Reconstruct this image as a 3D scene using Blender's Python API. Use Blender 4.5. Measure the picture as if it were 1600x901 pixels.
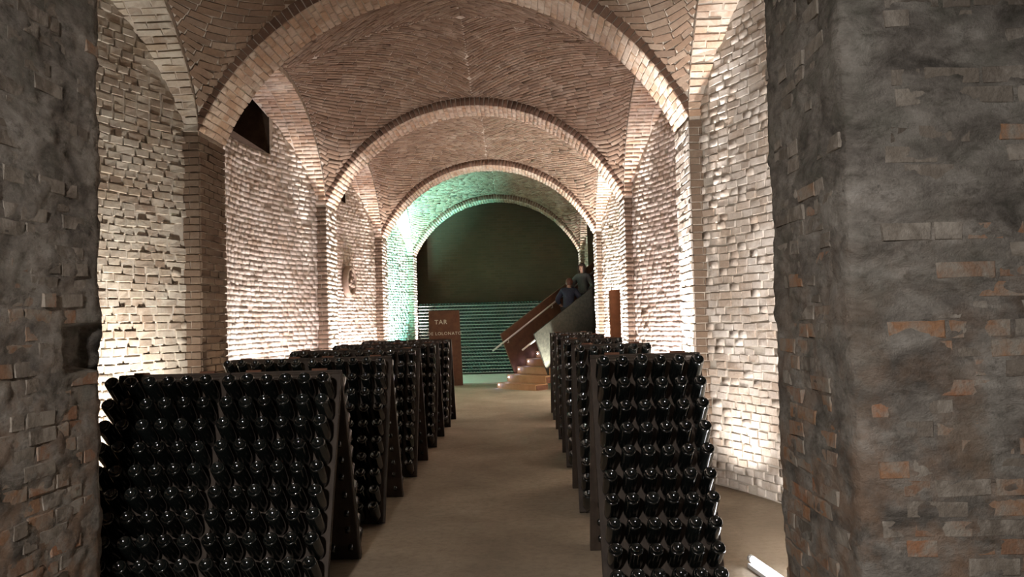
import bpy, math, random
import numpy as np
from mathutils import Vector, Matrix, noise as mnoise

random.seed(7); rng = np.random.default_rng(7)
S = bpy.context.scene
for o in list(bpy.data.objects): bpy.data.objects.remove(o)
COL = S.collection

# ------------------------------------------------------------------ camera
FPX, CAMZ = 1300.0, 1.70
PITCH, YAW, ROLL = .0367, .0139, .027
cam = bpy.data.cameras.new('camera'); camo = bpy.data.objects.new('camera', cam); COL.objects.link(camo)
cam.sensor_width = 36; cam.lens = FPX/1600*36; cam.clip_start = .05; cam.clip_end = 200
camo.matrix_world = (Matrix.Translation((0, 0, CAMZ)) @ Matrix.Rotation(YAW, 4, 'Z')
                     @ Matrix.Rotation(math.pi/2+PITCH, 4, 'X') @ Matrix.Rotation(-ROLL, 4, 'Z'))
S.camera = camo

# ------------------------------------------------------------------ layout numbers
XA, XB = -3.29, 1.725                 # corridor faces of the pilasters
XC, HX = (XA+XB)/2, (XB-XA)/2
ZS = 3.71                             # springing height
ZC = 5.32                             # crown of the transverse arches
RIBS = [3.31+5.48*i for i in range(5)]
RIBD = .36                            # half depth of a transverse arch
HY = 2.74-RIBD
BAYS = [(RIBS[i]+RIBS[i+1])/2 for i in range(4)]
WRX, WLX, SAG = 1.85, -3.45, .60      # wall planes at the pilasters and how deep the niches curve out

# ------------------------------------------------------------------ world, light, exposure
w = bpy.data.worlds.new('cellar_air'); S.world = w; w.use_nodes = True
bg = w.node_tree.nodes['Background']
bg.inputs[0].default_value = (1.0, .86, .70, 1); bg.inputs[1].default_value = .014
S.view_settings.view_transform = 'Standard'; S.view_settings.look = 'None'
S.view_settings.gamma = 1; S.view_settings.use_curve_mapping = False
S.view_settings.exposure = 0.0

def area(name, loc, target, sx, sy, power, col, spread=180):
    d = bpy.data.lights.new(name, 'AREA'); d.shape = 'RECTANGLE'; d.size = sx; d.size_y = sy
    d.energy = power; d.color = col; d.spread = math.radians(spread)
    o = bpy.data.objects.new(name, d); COL.objects.link(o); o.location = loc
    z = (Vector(loc)-Vector(target)).normalized()
    xx = Vector((0, 1, 0)); xx = (xx - z*xx.dot(z)).normalized(); yy = z.cross(xx)
    m = Matrix((xx, yy, z)).transposed().to_4x4(); m.translation = Vector(loc); o.matrix_world = m
    return o
def spot(name, loc, target, power, col, angle, blend=.6, size=.04):
    d = bpy.data.lights.new(name, 'SPOT'); d.energy = power; d.color = col; d.spot_size = math.radians(angle)
    d.spot_blend = blend; d.shadow_soft_size = size
    o = bpy.data.objects.new(name, d); COL.objects.link(o); o.location = loc
    o.rotation_euler = (Vector(target)-Vector(loc)).to_track_quat('-Z', 'Y').to_euler()
    return o
WHITE = (1, .96, .95); WARM = (1, .80, .60); PINK = (1, .80, .83); CYAN = (.16, 1, .90)
# niche wash lamps on the floor: position, aim, length, power, colour, spread
WASH = [((1.56, 5.15, .10), (2.75, 7.4, 2.8), 1.0, 175, (1, .95, .93), 130), ((1.70, 7.75, .10), (2.12, 8.1, 2.2), .3, 12, (1, .95, .92), 120),
        ((-3.10, 6.95, .10), (-3.95, 7.35, 1.2), .5, 80, (1, .94, .88), 90),
        ((1.66, 12.3, .10), (2.45, 12.7, 2.4), 1.6, 92, PINK, 120), ((1.72, 13.4, .10), (2.1, 13.5, 2.0), .3, 36, WHITE, 110),
        ((-3.18, 11.4, .10), (-4.1, 11.9, 1.6), .8, 52, WHITE, 120), ((-3.22, 13.0, .10), (-4.0, 13.0, 2.0), 1.0, 56, PINK, 120),
        ((1.66, 17.9, .10), (2.4, 18.2, 2.4), 1.8, 420, WHITE, 120),
        ((-3.22, 17.7, .10), (-4.0, 17.9, 2.0), 1.6, 95, PINK, 120), ((-3.3, 18.9, .10), (-3.7, 18.9, 2.0), .3, 50, WHITE, 110),
        ((-3.66, 23.1, .10), (-4.0, 23.5, 2.4), 1.6, 720, CYAN, 80), ((-3.62, 22.6, .10), (-4.1, 23.0, 1.4), 1.2, 560, (.80, 1, .97), 90)]
for loc, tgt, ln, pw, col, sp in WASH: area('niche_wash_light', loc, tgt, ln, .05, pw, col, sp)
# uplights grazing the corridor faces of the pilasters: rib, side, power, colour
UP = [(1, 1, 3600, WHITE), (2, 1, 3800, WHITE), (3, 1, 4200, WHITE), (4, 1, 2400, WHITE),
      (1, -1, 120, WARM), (2, -1, 2800, WHITE), (3, -1, 3000, WHITE), (4, -1, 3800, WHITE)]
for r, s, pw, col in UP:
    x = XB-.44 if s > 0 else XA+.44
    spot('pilaster_uplight', (x, RIBS[r], .10), (x+s*.44, RIBS[r], 2.2), pw, col, 32, .9, .04)
# two small lamps in the entrance hall behind the camera
for dx in (0, .16):
    spot('entrance_lamp', (-1.3+dx, -1.6, 3.1), (-.5, 4.6, .9), 640, (1, .94, .90), 92, 1.0, .06)

# ------------------------------------------------------------------ helpers
def new_obj(name, me, parent=None, mat=None):
    o = bpy.data.objects.new(name, me); COL.objects.link(o)
    if parent: o.parent = parent
    if mat and me and not me.materials: me.materials.append(mat)
    return o
def tag(o, label=None, cat=None, group=None, kind=None):
    if label: o['label'] = label
    if cat: o['category'] = cat
    if group: o['group'] = group
    if kind: o['kind'] = kind
    return o
def empty(name, loc=(0, 0, 0), rz=0, parent=None):
    o = bpy.data.objects.new(name, None); COL.objects.link(o); o.location = loc; o.rotation_euler = (0, 0, rz)
    o.empty_display_size = .1
    if parent: o.parent = parent
    return o
def mesh(name, verts, faces, smooth=False):
    me = bpy.data.meshes.new(name); me.from_pydata([tuple(v) for v in verts], [], faces); me.update()
    if smooth: me.polygons.foreach_set('use_smooth', [True]*len(me.polygons))
    return me
class MB:
    def __init__(s): s.v = []; s.f = []
    def add(s, v, f):
        n = len(s.v); s.v += [tuple(p) for p in v]; s.f += [tuple(i+n for i in q) for q in f]; return s
    def box(s, c, d, M=None, ch=0.0):
        x, y, z = d[0]/2, d[1]/2, d[2]/2
        if ch <= 0:
            v = [Vector((sx*x, sy*y, sz*z)) for sz in (-1, 1) for sx, sy in ((-1, -1), (1, -1), (1, 1), (-1, 1))]
            f = [(3, 2, 1, 0), (4, 5, 6, 7), (0, 1, 5, 4), (1, 2, 6, 5), (2, 3, 7, 6), (3, 0, 4, 7)]
        else:
            v = []; 
            for sz in (-1, 1):
                for k in (0, 1):
                    xi, yi = (x-ch, y-ch) if (k == (0 if sz < 0 else 1)) else (x, y)
                    zi = sz*z if (k == (0 if sz < 0 else 1)) else sz*(z-ch)
                    v += [Vector((sx*xi, sy*yi, zi)) for sx, sy in ((-1, -1), (1, -1), (1, 1), (-1, 1))]
            f = [(3, 2, 1, 0), (12, 13, 14, 15)]
            for r in range(3):
                for k in range(4): f.append((r*4+k, r*4+(k+1) % 4, r*4+4+(k+1) % 4, r*4+4+k))
        c = Vector(c)
        v = [(M @ p if M else p)+c for p in v]
        return s.add(v, f)
    def tube(s, pts, r, n=8, cap=True):
        pts = [Vector(p) for p in pts]; rings = []
        for i, p in enumerate(pts):
            t = (pts[min(i+1, len(pts)-1)]-pts[max(i-1, 0)]).normalized()
            u = t.cross(Vector((0, 0, 1)))
            if u.length < 1e-3: u = Vector((1, 0, 0))
            u.normalize(); q = t.cross(u); rr = r[i] if isinstance(r, (list, tuple)) else r
            rings.append([p+(u*math.cos(a)+q*math.sin(a))*rr for a in [2*math.pi*k/n for k in range(n)]])
        v = [p for g in rings for p in g]; f = []
        for i in range(len(rings)-1):
            for k in range(n): f.append((i*n+k, i*n+(k+1) % n, (i+1)*n+(k+1) % n, (i+1)*n+k))
        if cap: f += [tuple(range(n))[::-1], tuple((len(rings)-1)*n+k for k in range(n))]
        return s.add(v, f)
    def prism(s, poly, z0, z1):
        n = len(poly); v = [(p[0], p[1], z0) for p in poly]+[(p[0], p[1], z1) for p in poly]
        f = [tuple(range(n))[::-1], tuple(range(n, 2*n))]+[(k, (k+1) % n, n+(k+1) % n, n+k) for k in range(n)]
        return s.add(v, f)
    def lathe(s, prof, n, M=Matrix()):
        v = []; f = []; idx = []
        for r, z in prof:
            if r < 1e-6: idx.append([len(v)]*n); v.append(M @ Vector((0, 0, z)))
            else:
                idx.append(list(range(len(v), len(v)+n)))
                v += [M @ Vector((r*math.cos(2*math.pi*k/n), r*math.sin(2*math.pi*k/n), z)) for k in range(n)]
        for i in range(len(idx)-1):
            for k in range(n):
                q = [idx[i][k], idx[i][(k+1) % n], idx[i+1][(k+1) % n], idx[i+1][k]]
                q = list(dict.fromkeys(q))
                if len(q) > 2: f.append(tuple(q))
        return s.add(v, f)
    def build(s, name, mat, parent=None, smooth=False):
        return new_obj(name, mesh(name, s.v, s.f, smooth), parent, mat)
_cy, _sy, _cp, _sp, _cr, _sr = math.cos(YAW), math.sin(YAW), math.cos(PITCH), math.sin(PITCH), math.cos(ROLL), math.sin(ROLL)
def project(P):
    P = np.asarray(P, float); x, y, z = P[..., 0], P[..., 1], P[..., 2]-CAMZ
    xr = _cy*x+_sy*y; yf = -_sy*x+_cy*y; d = _cp*yf+_sp*z; u = -_sp*yf+_cp*z
    d = np.where(np.abs(d) < .01, .01, d)
    X = FPX*xr/d; Y = -FPX*u/d
    return 800+_cr*X+_sr*Y, 450.5-_sr*X+_cr*Y, d

# ------------------------------------------------------------------ materials
def nodes(name):
    m = bpy.data.materials.new(name); m.use_nodes = True; nt = m.node_tree; nt.nodes.clear()
    out = nt.nodes.new('ShaderNodeOutputMaterial'); b = nt.nodes.new('ShaderNodeBsdfPrincipled')
    nt.links.new(b.outputs[0], out.inputs[0]); return m, nt, b
def N(nt, t, **k):
    n = nt.nodes.new(t)
    for a, v in k.items(): setattr(n, a, v)
    return n
def ramp(nt, fac, stops, interp='LINEAR'):
    r = N(nt, 'ShaderNodeValToRGB'); r.color_ramp.interpolation = interp
    e = r.color_ramp.elements
    while len(e) < len(stops): e.new(.5)
    for q, (p, c) in zip(e, stops): q.position = p; q.color = (*c, 1) if len(c) == 3 else c
    nt.links.new(fac, r.inputs[0]); return r.outputs[0]
def noise(nt, scale, detail=4, rough=.6, coord=None, dist=0):
    n = N(nt, 'ShaderNodeTexNoise'); n.inputs['Scale'].default_value = scale; n.inputs['Detail'].default_value = detail
    n.inputs['Roughness'].default_value = rough; n.inputs['Distortion'].default_value = dist
    if coord is None:
        g = N(nt, 'ShaderNodeNewGeometry'); coord = g.outputs['Position']
    nt.links.new(coord, n.inputs['Vector']); return n.outputs['Fac']
def mixc(nt, f, a, b):
    m = N(nt, 'ShaderNodeMix', data_type='RGBA')
    for sock, val in ((m.inputs[0], f), (m.inputs[6], a), (m.inputs[7], b)):
        if hasattr(val, 'is_linked') or isinstance(val, bpy.types.NodeSocket): nt.links.new(val, sock)
        elif isinstance(val, (int, float)): sock.default_value = val
        else: sock.default_value = (*val, 1)
    return m.outputs[2]
def bump(nt, b, h, strength, dist):
    n = N(nt, 'ShaderNodeBump'); n.inputs['Strength'].default_value = strength; n.inputs['Distance'].default_value = dist
    nt.links.new(h, n.inputs['Height']); nt.links.new(n.outputs[0], b.inputs['Normal'])
def math_(nt, op, a, b=None):
    m = N(nt, 'ShaderNodeMath', operation=op)
    for s_, v in ((m.inputs[0], a), (m.inputs[1], b)):
        if v is None: continue
        if isinstance(v, bpy.types.NodeSocket): nt.links.new(v, s_)
        else: s_.default_value = v
    return m.outputs[0]
def brick_mat(name, cols, wash, lo, hi, rough_bump=.5, washscale=2.2):
    m, nt, b = nodes(name)
    oi = N(nt, 'ShaderNodeObjectInfo'); ge = N(nt, 'ShaderNodeNewGeometry')
    rnd = math_(nt, 'FRACT', math_(nt, 'ADD', oi.outputs['Random'], ge.outputs['Random Per Island']))
    c = ramp(nt, rnd, [(i/max(1, len(cols)-1), q) for i, q in enumerate(cols)])
    fine = noise(nt, 28, 5, .65)
    c = mixc(nt, ramp(nt, fine, [(.3, (0, 0, 0)), (.75, (.55, .55, .55))]), c, tuple(x*.62 for x in cols[0]))
    big = noise(nt, washscale, 6, .68, dist=.4)
    c = mixc(nt, ramp(nt, big, [(lo, (0, 0, 0)), (hi, (1, 1, 1))]), c, wash)
    nt.links.new(c, b.inputs['Base Color']); b.inputs['Roughness'].default_value = .9
    b.inputs['Specular IOR Level'].default_value = .2
    bump(nt, b, noise(nt, 45, 6, .7), rough_bump, .012)
    return m
M_WALL = brick_mat('lime_washed_brick', [(.43, .33, .25), (.56, .48, .40), (.50, .40, .31), (.60, .54, .47), (.38, .29, .22)], (.66, .60, .53), .42, .62)
M_WALLL = brick_mat('old_washed_brick', [(.36, .28, .20), (.47, .40, .31), (.30, .22, .16), (.50, .44, .36), (.25, .18, .13)], (.52, .48, .40), .44, .66)
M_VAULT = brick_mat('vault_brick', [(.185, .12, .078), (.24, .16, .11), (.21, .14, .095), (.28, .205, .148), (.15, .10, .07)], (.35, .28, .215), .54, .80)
M_RIB = brick_mat('arch_brick', [(.40, .26, .17), (.50, .36, .25), (.44, .32, .24), (.55, .45, .36), (.33, .21, .14)], (.56, .48, .39), .48, .70)
M_RIBF = brick_mat('dark_arch_brick', [(.13, .075, .05), (.18, .105, .07), (.15, .09, .06), (.21, .13, .09), (.11, .065, .045)], (.22, .15, .11), .60, .85)  # darker brown brick for the arch front faces
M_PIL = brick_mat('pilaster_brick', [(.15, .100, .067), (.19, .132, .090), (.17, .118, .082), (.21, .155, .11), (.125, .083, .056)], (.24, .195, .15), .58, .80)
M_PIER = brick_mat('worn_red_brick', [(.24, .15, .10), (.36, .17, .09), (.30, .19, .12), (.40, .21, .11), (.22, .16, .12)], (.30, .265, .22), .40, .60, 1.0, 7)
M_PIERG = brick_mat('grey_weathered_brick', [(.16, .135, .11), (.25, .215, .175), (.20, .17, .14), (.30, .265, .22), (.12, .10, .08)], (.34, .305, .26), .46, .62, 1.0, 5)
def mortar_mat(name, c1, c2, scale=9, bs=.5):
    m, nt, b = nodes(name)
    nt.links.new(ramp(nt, noise(nt, scale, 6, .7), [(.3, c1), (.7, c2)]), b.inputs['Base Color'])
    b.inputs['Roughness'].default_value = .95; b.inputs['Specular IOR Level'].default_value = .15
    bump(nt, b, noise(nt, 50, 6, .7), bs, .01); return m
M_MORT = mortar_mat('pale_mortar', (.36, .31, .25), (.52, .47, .40))
M_MORTV = mortar_mat('vault_mortar', (.36, .30, .24), (.52, .45, .37))
def pier_plaster():
    m, nt, b = nodes('crumbling_plaster')
    g = N(nt, 'ShaderNodeNewGeometry'); mp = N(nt, 'ShaderNodeMapping'); mp.inputs['Scale'].default_value = (1, 1, 1.7)
    nt.links.new(g.outputs['Position'], mp.inputs['Vector'])
    a = noise(nt, 3.2, 9, .70, mp.outputs[0], .5); c = ramp(nt, a, [(.32, (.085, .076, .066)), (.44, (.19, .17, .148)), (.56, (.30, .275, .24)), (.70, (.43, .40, .36))])
    v = noise(nt, 11, 8, .75, mp.outputs[0], .3)
    c = mixc(nt, ramp(nt, v, [(.52, (0, 0, 0)), (.70, (.85, .85, .85))]), c, (.085, .075, .06))
    sp = N(nt, 'ShaderNodeSeparateXYZ'); nt.links.new(g.outputs['Position'], sp.inputs[0])
    # darker green-grey patches high up, rusty brick dust lower down
    hz = N(nt, 'ShaderNodeMapRange'); hz.inputs[1].default_value = .2; hz.inputs[2].default_value = 2.3; nt.links.new(sp.outputs[2], hz.inputs[0])
    dust = ramp(nt, noise(nt, 5, 5, .6), [(.44, (0, 0, 0)), (.62, (.8, .8, .8))])
    inv = math_(nt, 'SUBTRACT', 1.0, hz.outputs[0])
    c = mixc(nt, math_(nt, 'MULTIPLY', dust, inv), c, (.30, .185, .115))
    gr = ramp(nt, noise(nt, 2.3, 6, .65), [(.5, (0, 0, 0)), (.68, (.55, .55, .55))])
    c = mixc(nt, math_(nt, 'MULTIPLY', gr, hz.outputs[0]), c, (.12, .125, .095))
    nt.links.new(c, b.inputs['Base Color']); b.inputs['Roughness'].default_value = .95; b.inputs['Specular IOR Level'].default_value = .15
    h = math_(nt, 'ADD', noise(nt, 14, 9, .75, mp.outputs[0], .4), math_(nt, 'MULTIPLY', noise(nt, 60, 6, .7), .35))
    bump(nt, b, h, .9, .03); return m
M_PLAS = pier_plaster()
def simple(name, c, rough=.6, spec=.4, metal=0, var=0, scale=8, bs=0, emit=None, es=0):
    m, nt, b = nodes(name)
    if var:
        a = tuple(x*(1-var) for x in c); d = tuple(min(1, x*(1+var)) for x in c)
        nt.links.new(ramp(nt, noise(nt, scale, 6, .65), [(.3, a), (.7, d)]), b.inputs['Base Color'])
    else: b.inputs['Base Color'].default_value = (*c, 1)
    b.inputs['Roughness'].default_value = rough; b.inputs['Specular IOR Level'].default_value = spec; b.inputs['Metallic'].default_value = metal
    if bs: bump(nt, b, noise(nt, scale*6, 5, .65), bs, .006)
    if emit: b.inputs['Emission Color'].default_value = (*emit, 1); b.inputs['Emission Strength'].default_value = es
    return m
def glass_mat(name, c, spec=1.0):
    m, nt, b = nodes(name)
    oi = N(nt, 'ShaderNodeObjectInfo'); ge = N(nt, 'ShaderNodeNewGeometry')
    rnd = math_(nt, 'FRACT', math_(nt, 'ADD', oi.outputs['Random'], ge.outputs['Random Per Island']))
    nt.links.new(ramp(nt, rnd, [(0, tuple(x*.6 for x in c)), (1, tuple(x*1.5 for x in c))]), b.inputs['Base Color'])
    b.inputs['Roughness'].default_value = .13; b.inputs['Specular IOR Level'].default_value = spec
    return m
M_GLASS = glass_mat('dark_bottle_glass', (.0045, .0055, .0050))
M_GLASSG = glass_mat('green_bottle_glass', (.008, .022, .016), .25)
def wood_mat(name, c1, c2, rough=.7, axis=(1, 1, .08), scale=22, spec=.3):
    m, nt, b = nodes(name); tc = N(nt, 'ShaderNodeTexCoord'); mp = N(nt, 'ShaderNodeMapping'); mp.inputs['Scale'].default_value = axis
    nt.links.new(tc.outputs['Object'], mp.inputs['Vector']); f = noise(nt, scale, 5, .6, mp.outputs[0])
    nt.links.new(ramp(nt, f, [(.3, c1), (.7, c2)]), b.inputs['Base Color']); b.inputs['Roughness'].default_value = rough
    b.inputs['Specular IOR Level'].default_value = spec; bump(nt, b, f, .2, .004); return m
M_RACK = wood_mat('dark_oak_board', (.024, .016, .011), (.052, .037, .026))
M_STEP = wood_mat('honey_wood_step', (.30, .17, .08), (.40, .24, .12), .55, (1, 1, 1), 6)
M_LATH = wood_mat('pale_lath', (.55, .55, .50), (.74, .74, .69), .8, (.1, 1, 1), 30)
M_RUST = simple('rusted_steel', (.115, .052, .030), .8, .25, 0, .28, 6, .3)
M_RUST2 = simple('orange_rusted_steel', (.25, .10, .045), .8, .25, 0, .22, 6, .3)
M_STEEL = simple('brushed_steel_rail', (.70, .68, .63), .38, .5, .6)
M_DARK = simple('dark_interior', (.02, .017, .014), .95, .1)
M_SHAFT = mortar_mat('shaft_shade', (.045, .030, .020), (.085, .058, .040))  # near-black brown paints the shade inside the lunette shafts
M_STONE = simple('carved_stone', (.33, .26, .20), .9, .2, 0, .25, 10, .6)
M_LED = simple('led_glow', (1, 1, 1), .5, .3, 0, 0, 8, 0, (.72, .78, 1), 16)
M_TUBE = simple('neon_tube_glow', (1, 1, 1), .5, .3, 0, 0, 8, 0, (.93, .94, 1), 16)
M_FIX = simple('white_enamel', (.6, .6, .6), .5)
M_LETTER = simple('letter_cutout_light', (.62, .60, .52), .6)  # pale colour stands in for light seen through cut-out letters
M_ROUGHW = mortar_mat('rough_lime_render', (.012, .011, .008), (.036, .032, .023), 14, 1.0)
M_PLAT = simple('pale_threshold_concrete', (.62, .66, .60), .8, .3, 0, .06, 3, .1)
def floor_mat():
    m, nt, b = nodes('worn_beige_concrete')
    c = ramp(nt, noise(nt, .9, 8, .62, dist=.3), [(.3, (.21, .168, .120)), (.52, (.30, .245, .178)), (.72, (.39, .325, .24))])
    c = mixc(nt, ramp(nt, noise(nt, 16, 8, .75), [(.45, (0, 0, 0)), (.75, (.6, .6, .6))]), c, (.12, .094, .066))
    c = mixc(nt, ramp(nt, noise(nt, 3.1, 9, .72, dist=1.2), [(.60, (0, 0, 0)), (.68, (.45, .45, .45))]), c, (.30, .25, .19))
    nt.links.new(c, b.inputs['Base Color']); b.inputs['Roughness'].default_value = .78; b.inputs['Specular IOR Level'].default_value = .3
    bump(nt, b, noise(nt, 30, 8, .7), .3, .01); return m
M_FLOOR = floor_mat()
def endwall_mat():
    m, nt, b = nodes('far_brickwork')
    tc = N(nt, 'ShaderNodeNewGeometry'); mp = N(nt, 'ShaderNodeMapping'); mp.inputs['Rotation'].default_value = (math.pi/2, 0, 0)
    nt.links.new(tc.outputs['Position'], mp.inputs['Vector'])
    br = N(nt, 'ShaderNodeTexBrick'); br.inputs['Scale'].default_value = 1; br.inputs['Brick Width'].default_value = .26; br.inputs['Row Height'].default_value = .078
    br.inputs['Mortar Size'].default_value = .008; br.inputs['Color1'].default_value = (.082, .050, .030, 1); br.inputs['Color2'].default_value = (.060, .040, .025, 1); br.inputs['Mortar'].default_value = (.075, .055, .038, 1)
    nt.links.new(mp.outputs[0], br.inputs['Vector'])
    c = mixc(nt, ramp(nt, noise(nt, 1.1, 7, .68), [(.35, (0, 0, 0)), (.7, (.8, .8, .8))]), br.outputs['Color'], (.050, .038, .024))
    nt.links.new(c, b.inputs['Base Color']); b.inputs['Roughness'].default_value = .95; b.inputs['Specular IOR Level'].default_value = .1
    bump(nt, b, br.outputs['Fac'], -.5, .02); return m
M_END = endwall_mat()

# ------------------------------------------------------------------ brick engine
# template: embedded base ring, shoulder ring, inset face ring (18 triangles)
_tv = []
for z, k in ((-1.0, 1.0), (-.12, 1.0), (0, .93)):
    for sx, sy in ((-1, -1), (1, -1), (1, 1), (-1, 1)):
        _tv.append((sx*.5*(1 if k == 1 else (.97)), sy*.5*(1 if k == 1 else .90), z))
TV = np.array(_tv)
TF = np.array([(r*4+k, r*4+(k+1) % 4, r*4+4+(k+1) % 4, r*4+4+k) for r in range(2) for k in range(4)]+[(8, 9, 10, 11)])
def variant(i):
    g = np.random.default_rng(100+i); v = TV.copy()
    v[4:, :2] += g.normal(0, .022, (8, 2))*np.array([.6, 1.6]); v[8:, 2] += g.normal(0, .045, 4)
    return mesh('brick', v, [tuple(q) for q in TF])
BRICKV = {}
def brick_meshes(mat):
    if mat.name not in BRICKV:
        L = []
        for i in range(8):
            me = variant(i+10*len(BRICKV)); me.materials.append(mat); L.append(me)
        BRICKV[mat.name] = L
    return BRICKV[mat.name]
DEPTH = .05
class Bricks:
    def __init__(s): s.c = []; s.t = []; s.n = []; s.b = []; s.L = []; s.H = []; s.D = []
    def add(s, c, t, n, L, H, D=DEPTH):
        c = np.asarray(c, float); t = np.asarray(t, float); n = np.asarray(n, float)
        n = n/np.linalg.norm(n); t = t-n*(t@n); t = t/np.linalg.norm(t)
        s.c.append(c); s.t.append(t); s.n.append(n); s.b.append(np.cross(n, t)); s.L.append(L); s.H.append(H); s.D.append(D)
    def emit(s, host, mat, box=None, maxn=300, minpx=9.0, jit=.006):
        if not s.c: return
        c = np.array(s.c); t = np.array(s.t); n = np.array(s.n); b = np.array(s.b); L = np.array(s.L); H = np.array(s.H); D = np.array(s.D)
        c = c+n*rng.normal(0, jit, (len(c), 1))
        ang = rng.normal(0, .018, (len(c), 1)); t, b = t+b*ang, b-t*ang
        tilt = rng.normal(0, .014, (len(c), 1)); n = n+b*tilt
        picked = np.zeros(len(c), bool)
        if box is not None:
            x, y, d = project(c)
            x1, y1, _ = project(c+t*(L/2)[:, None]); x0, y0, _ = project(c-t*(L/2)[:, None])
            x3, y3, _ = project(c+b*(H/2)[:, None]); x2, y2, _ = project(c-b*(H/2)[:, None])
            l = np.hypot(x1-x0, y1-y0); h = np.hypot(x3-x2, y3-y2)
            area_ = np.abs((x1-x0)*(y3-y2)-(y1-y0)*(x3-x2))
            ok = (d > .3) & (x > box[0]) & (x < box[2]) & (y > box[1]) & (y < box[3]) & (np.maximum(l, h) > minpx)
            toward = ((np.array([0, 0, CAMZ])-c)*n).sum(1) > 0
            ok &= toward
            idx = np.where(ok)[0]; idx = idx[np.argsort(-area_[idx])][:maxn]; picked[idx] = True
            ms = brick_meshes(mat)
            for k, i in enumerate(idx):
                o = bpy.data.objects.new('brick', ms[random.randrange(8)]); COL.objects.link(o); o.parent = host
                sgn = 1
                M = Matrix(((t[i][0]*L[i], b[i][0]*H[i]*sgn, n[i][0]*D[i], c[i][0]), (t[i][1]*L[i], b[i][1]*H[i]*sgn, n[i][1]*D[i], c[i][1]),
                            (t[i][2]*L[i], b[i][2]*H[i]*sgn, n[i][2]*D[i], c[i][2]), (0, 0, 0, 1)))
                o.matrix_world = M
        r = np.where(~picked)[0]
        if len(r):
            v = np.repeat(TV[None], len(r), 0)
            v[:, 4:, :2] += rng.normal(0, .022, (len(r), 8, 2))*np.array([.6, 1.6]); v[:, 8:, 2] += rng.normal(0, .045, (len(r), 4))
            W = c[r][:, None]+v[..., 0:1]*(t[r]*L[r][:, None])[:, None]+v[..., 1:2]*(b[r]*H[r][:, None])[:, None]+v[..., 2:3]*(n[r]*D[r][:, None])[:, None]
            W = W.reshape(-1, 3); F = (TF[None]+12*np.arange(len(r))[:, None, None]).reshape(-1, 4)
            me = bpy.data.meshes.new('brickwork'); me.vertices.add(len(W)); me.vertices.foreach_set('co', W.ravel())
            me.loops.add(F.size); me.loops.foreach_set('vertex_index', F.ravel().astype(np.int32))
            me.polygons.add(len(F)); me.polygons.foreach_set('loop_start', np.arange(0, F.size, 4, dtype=np.int32))
            me.update(calc_edges=True); me.validate()
            o = new_obj('brickwork', me, host, mat); o['kind'] = 'stuff'

# ------------------------------------------------------------------ floor
fl = MB(); nx, ny = 24, 60
for j in range(ny+1):
    for i in range(nx+1): fl.v.append((-6+11*i/nx, -4+32*j/ny, 0))
for j in range(ny):
    for i in range(nx):
        a = j*(nx+1)+i; fl.f.append((a, a+1, a+nx+2, a+nx+1))
tag(fl.build('floor', M_FLOOR), 'worn beige concrete floor of the vaulted cellar', kind='structure')
pl = MB().box((-.72, 24.0, .02), (5.1, 3.9, .04), ch=.006)
tag(pl.build('floor_threshold', M_PLAT), 'pale low concrete platform before the wall of stacked bottles', kind='structure')

# ------------------------------------------------------------------ bay walls
def wall_x(s, y, yc):
    q = SAG*max(0, 1-((y-yc)/HY)**2); return (WRX+q) if s > 0 else (WLX-q)
def wall_n(s, y, yc):
    dx = -2*SAG*(y-yc)/HY**2*s; v = np.array([-s, dx*s*1.0, 0.])
    # tangent (dx,1,0); inward normal
    v = np.array([-1.0*s, dx*s, 0.]); return v/np.linalg.norm(v)
def arch_w(y, yc):                       # wall arch intrados
    t = min(1, abs(y-yc)/HY); e = 1.52*math.sqrt(max(0, 1-t*t)); R = 2.62; c = math.sqrt(max(0, R*R-(HY*t)**2))-(R-1.52)
    return ZS+.5*(e+max(0, c))
RA = (HX*HX+(ZC-ZS)**2)/(2*(ZC-ZS))
def arch_t(x):                           # transverse arch intrados
    d = min(HX, abs(x-XC)); return ZC-RA+math.sqrt(RA*RA-d*d)
WIN = {(1, -1): (-1.27, 1.27, 4.36), (2, -1): (-1.27, 1.27, 4.36), (3, -1): (-1.27, 1.27, 4.36)}
DOOR = {(3, 1): (-1.5, 1.6, 3.25)}
def hole(k, s, y, z):
    if (k, s) in WIN:
        a, b, z0 = WIN[(k, s)]
        if a < y-BAYS[k] < b and z > z0: return True
    if (k, s) in DOOR:
        a, b, z0 = DOOR[(k, s)]
        if a < y-BAYS[k] < b and z < z0: return True
    return False
SIDE = {1: 'right', -1: 'left'}; ORD = ['nearest', 'second', 'third', 'farthest']
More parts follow.
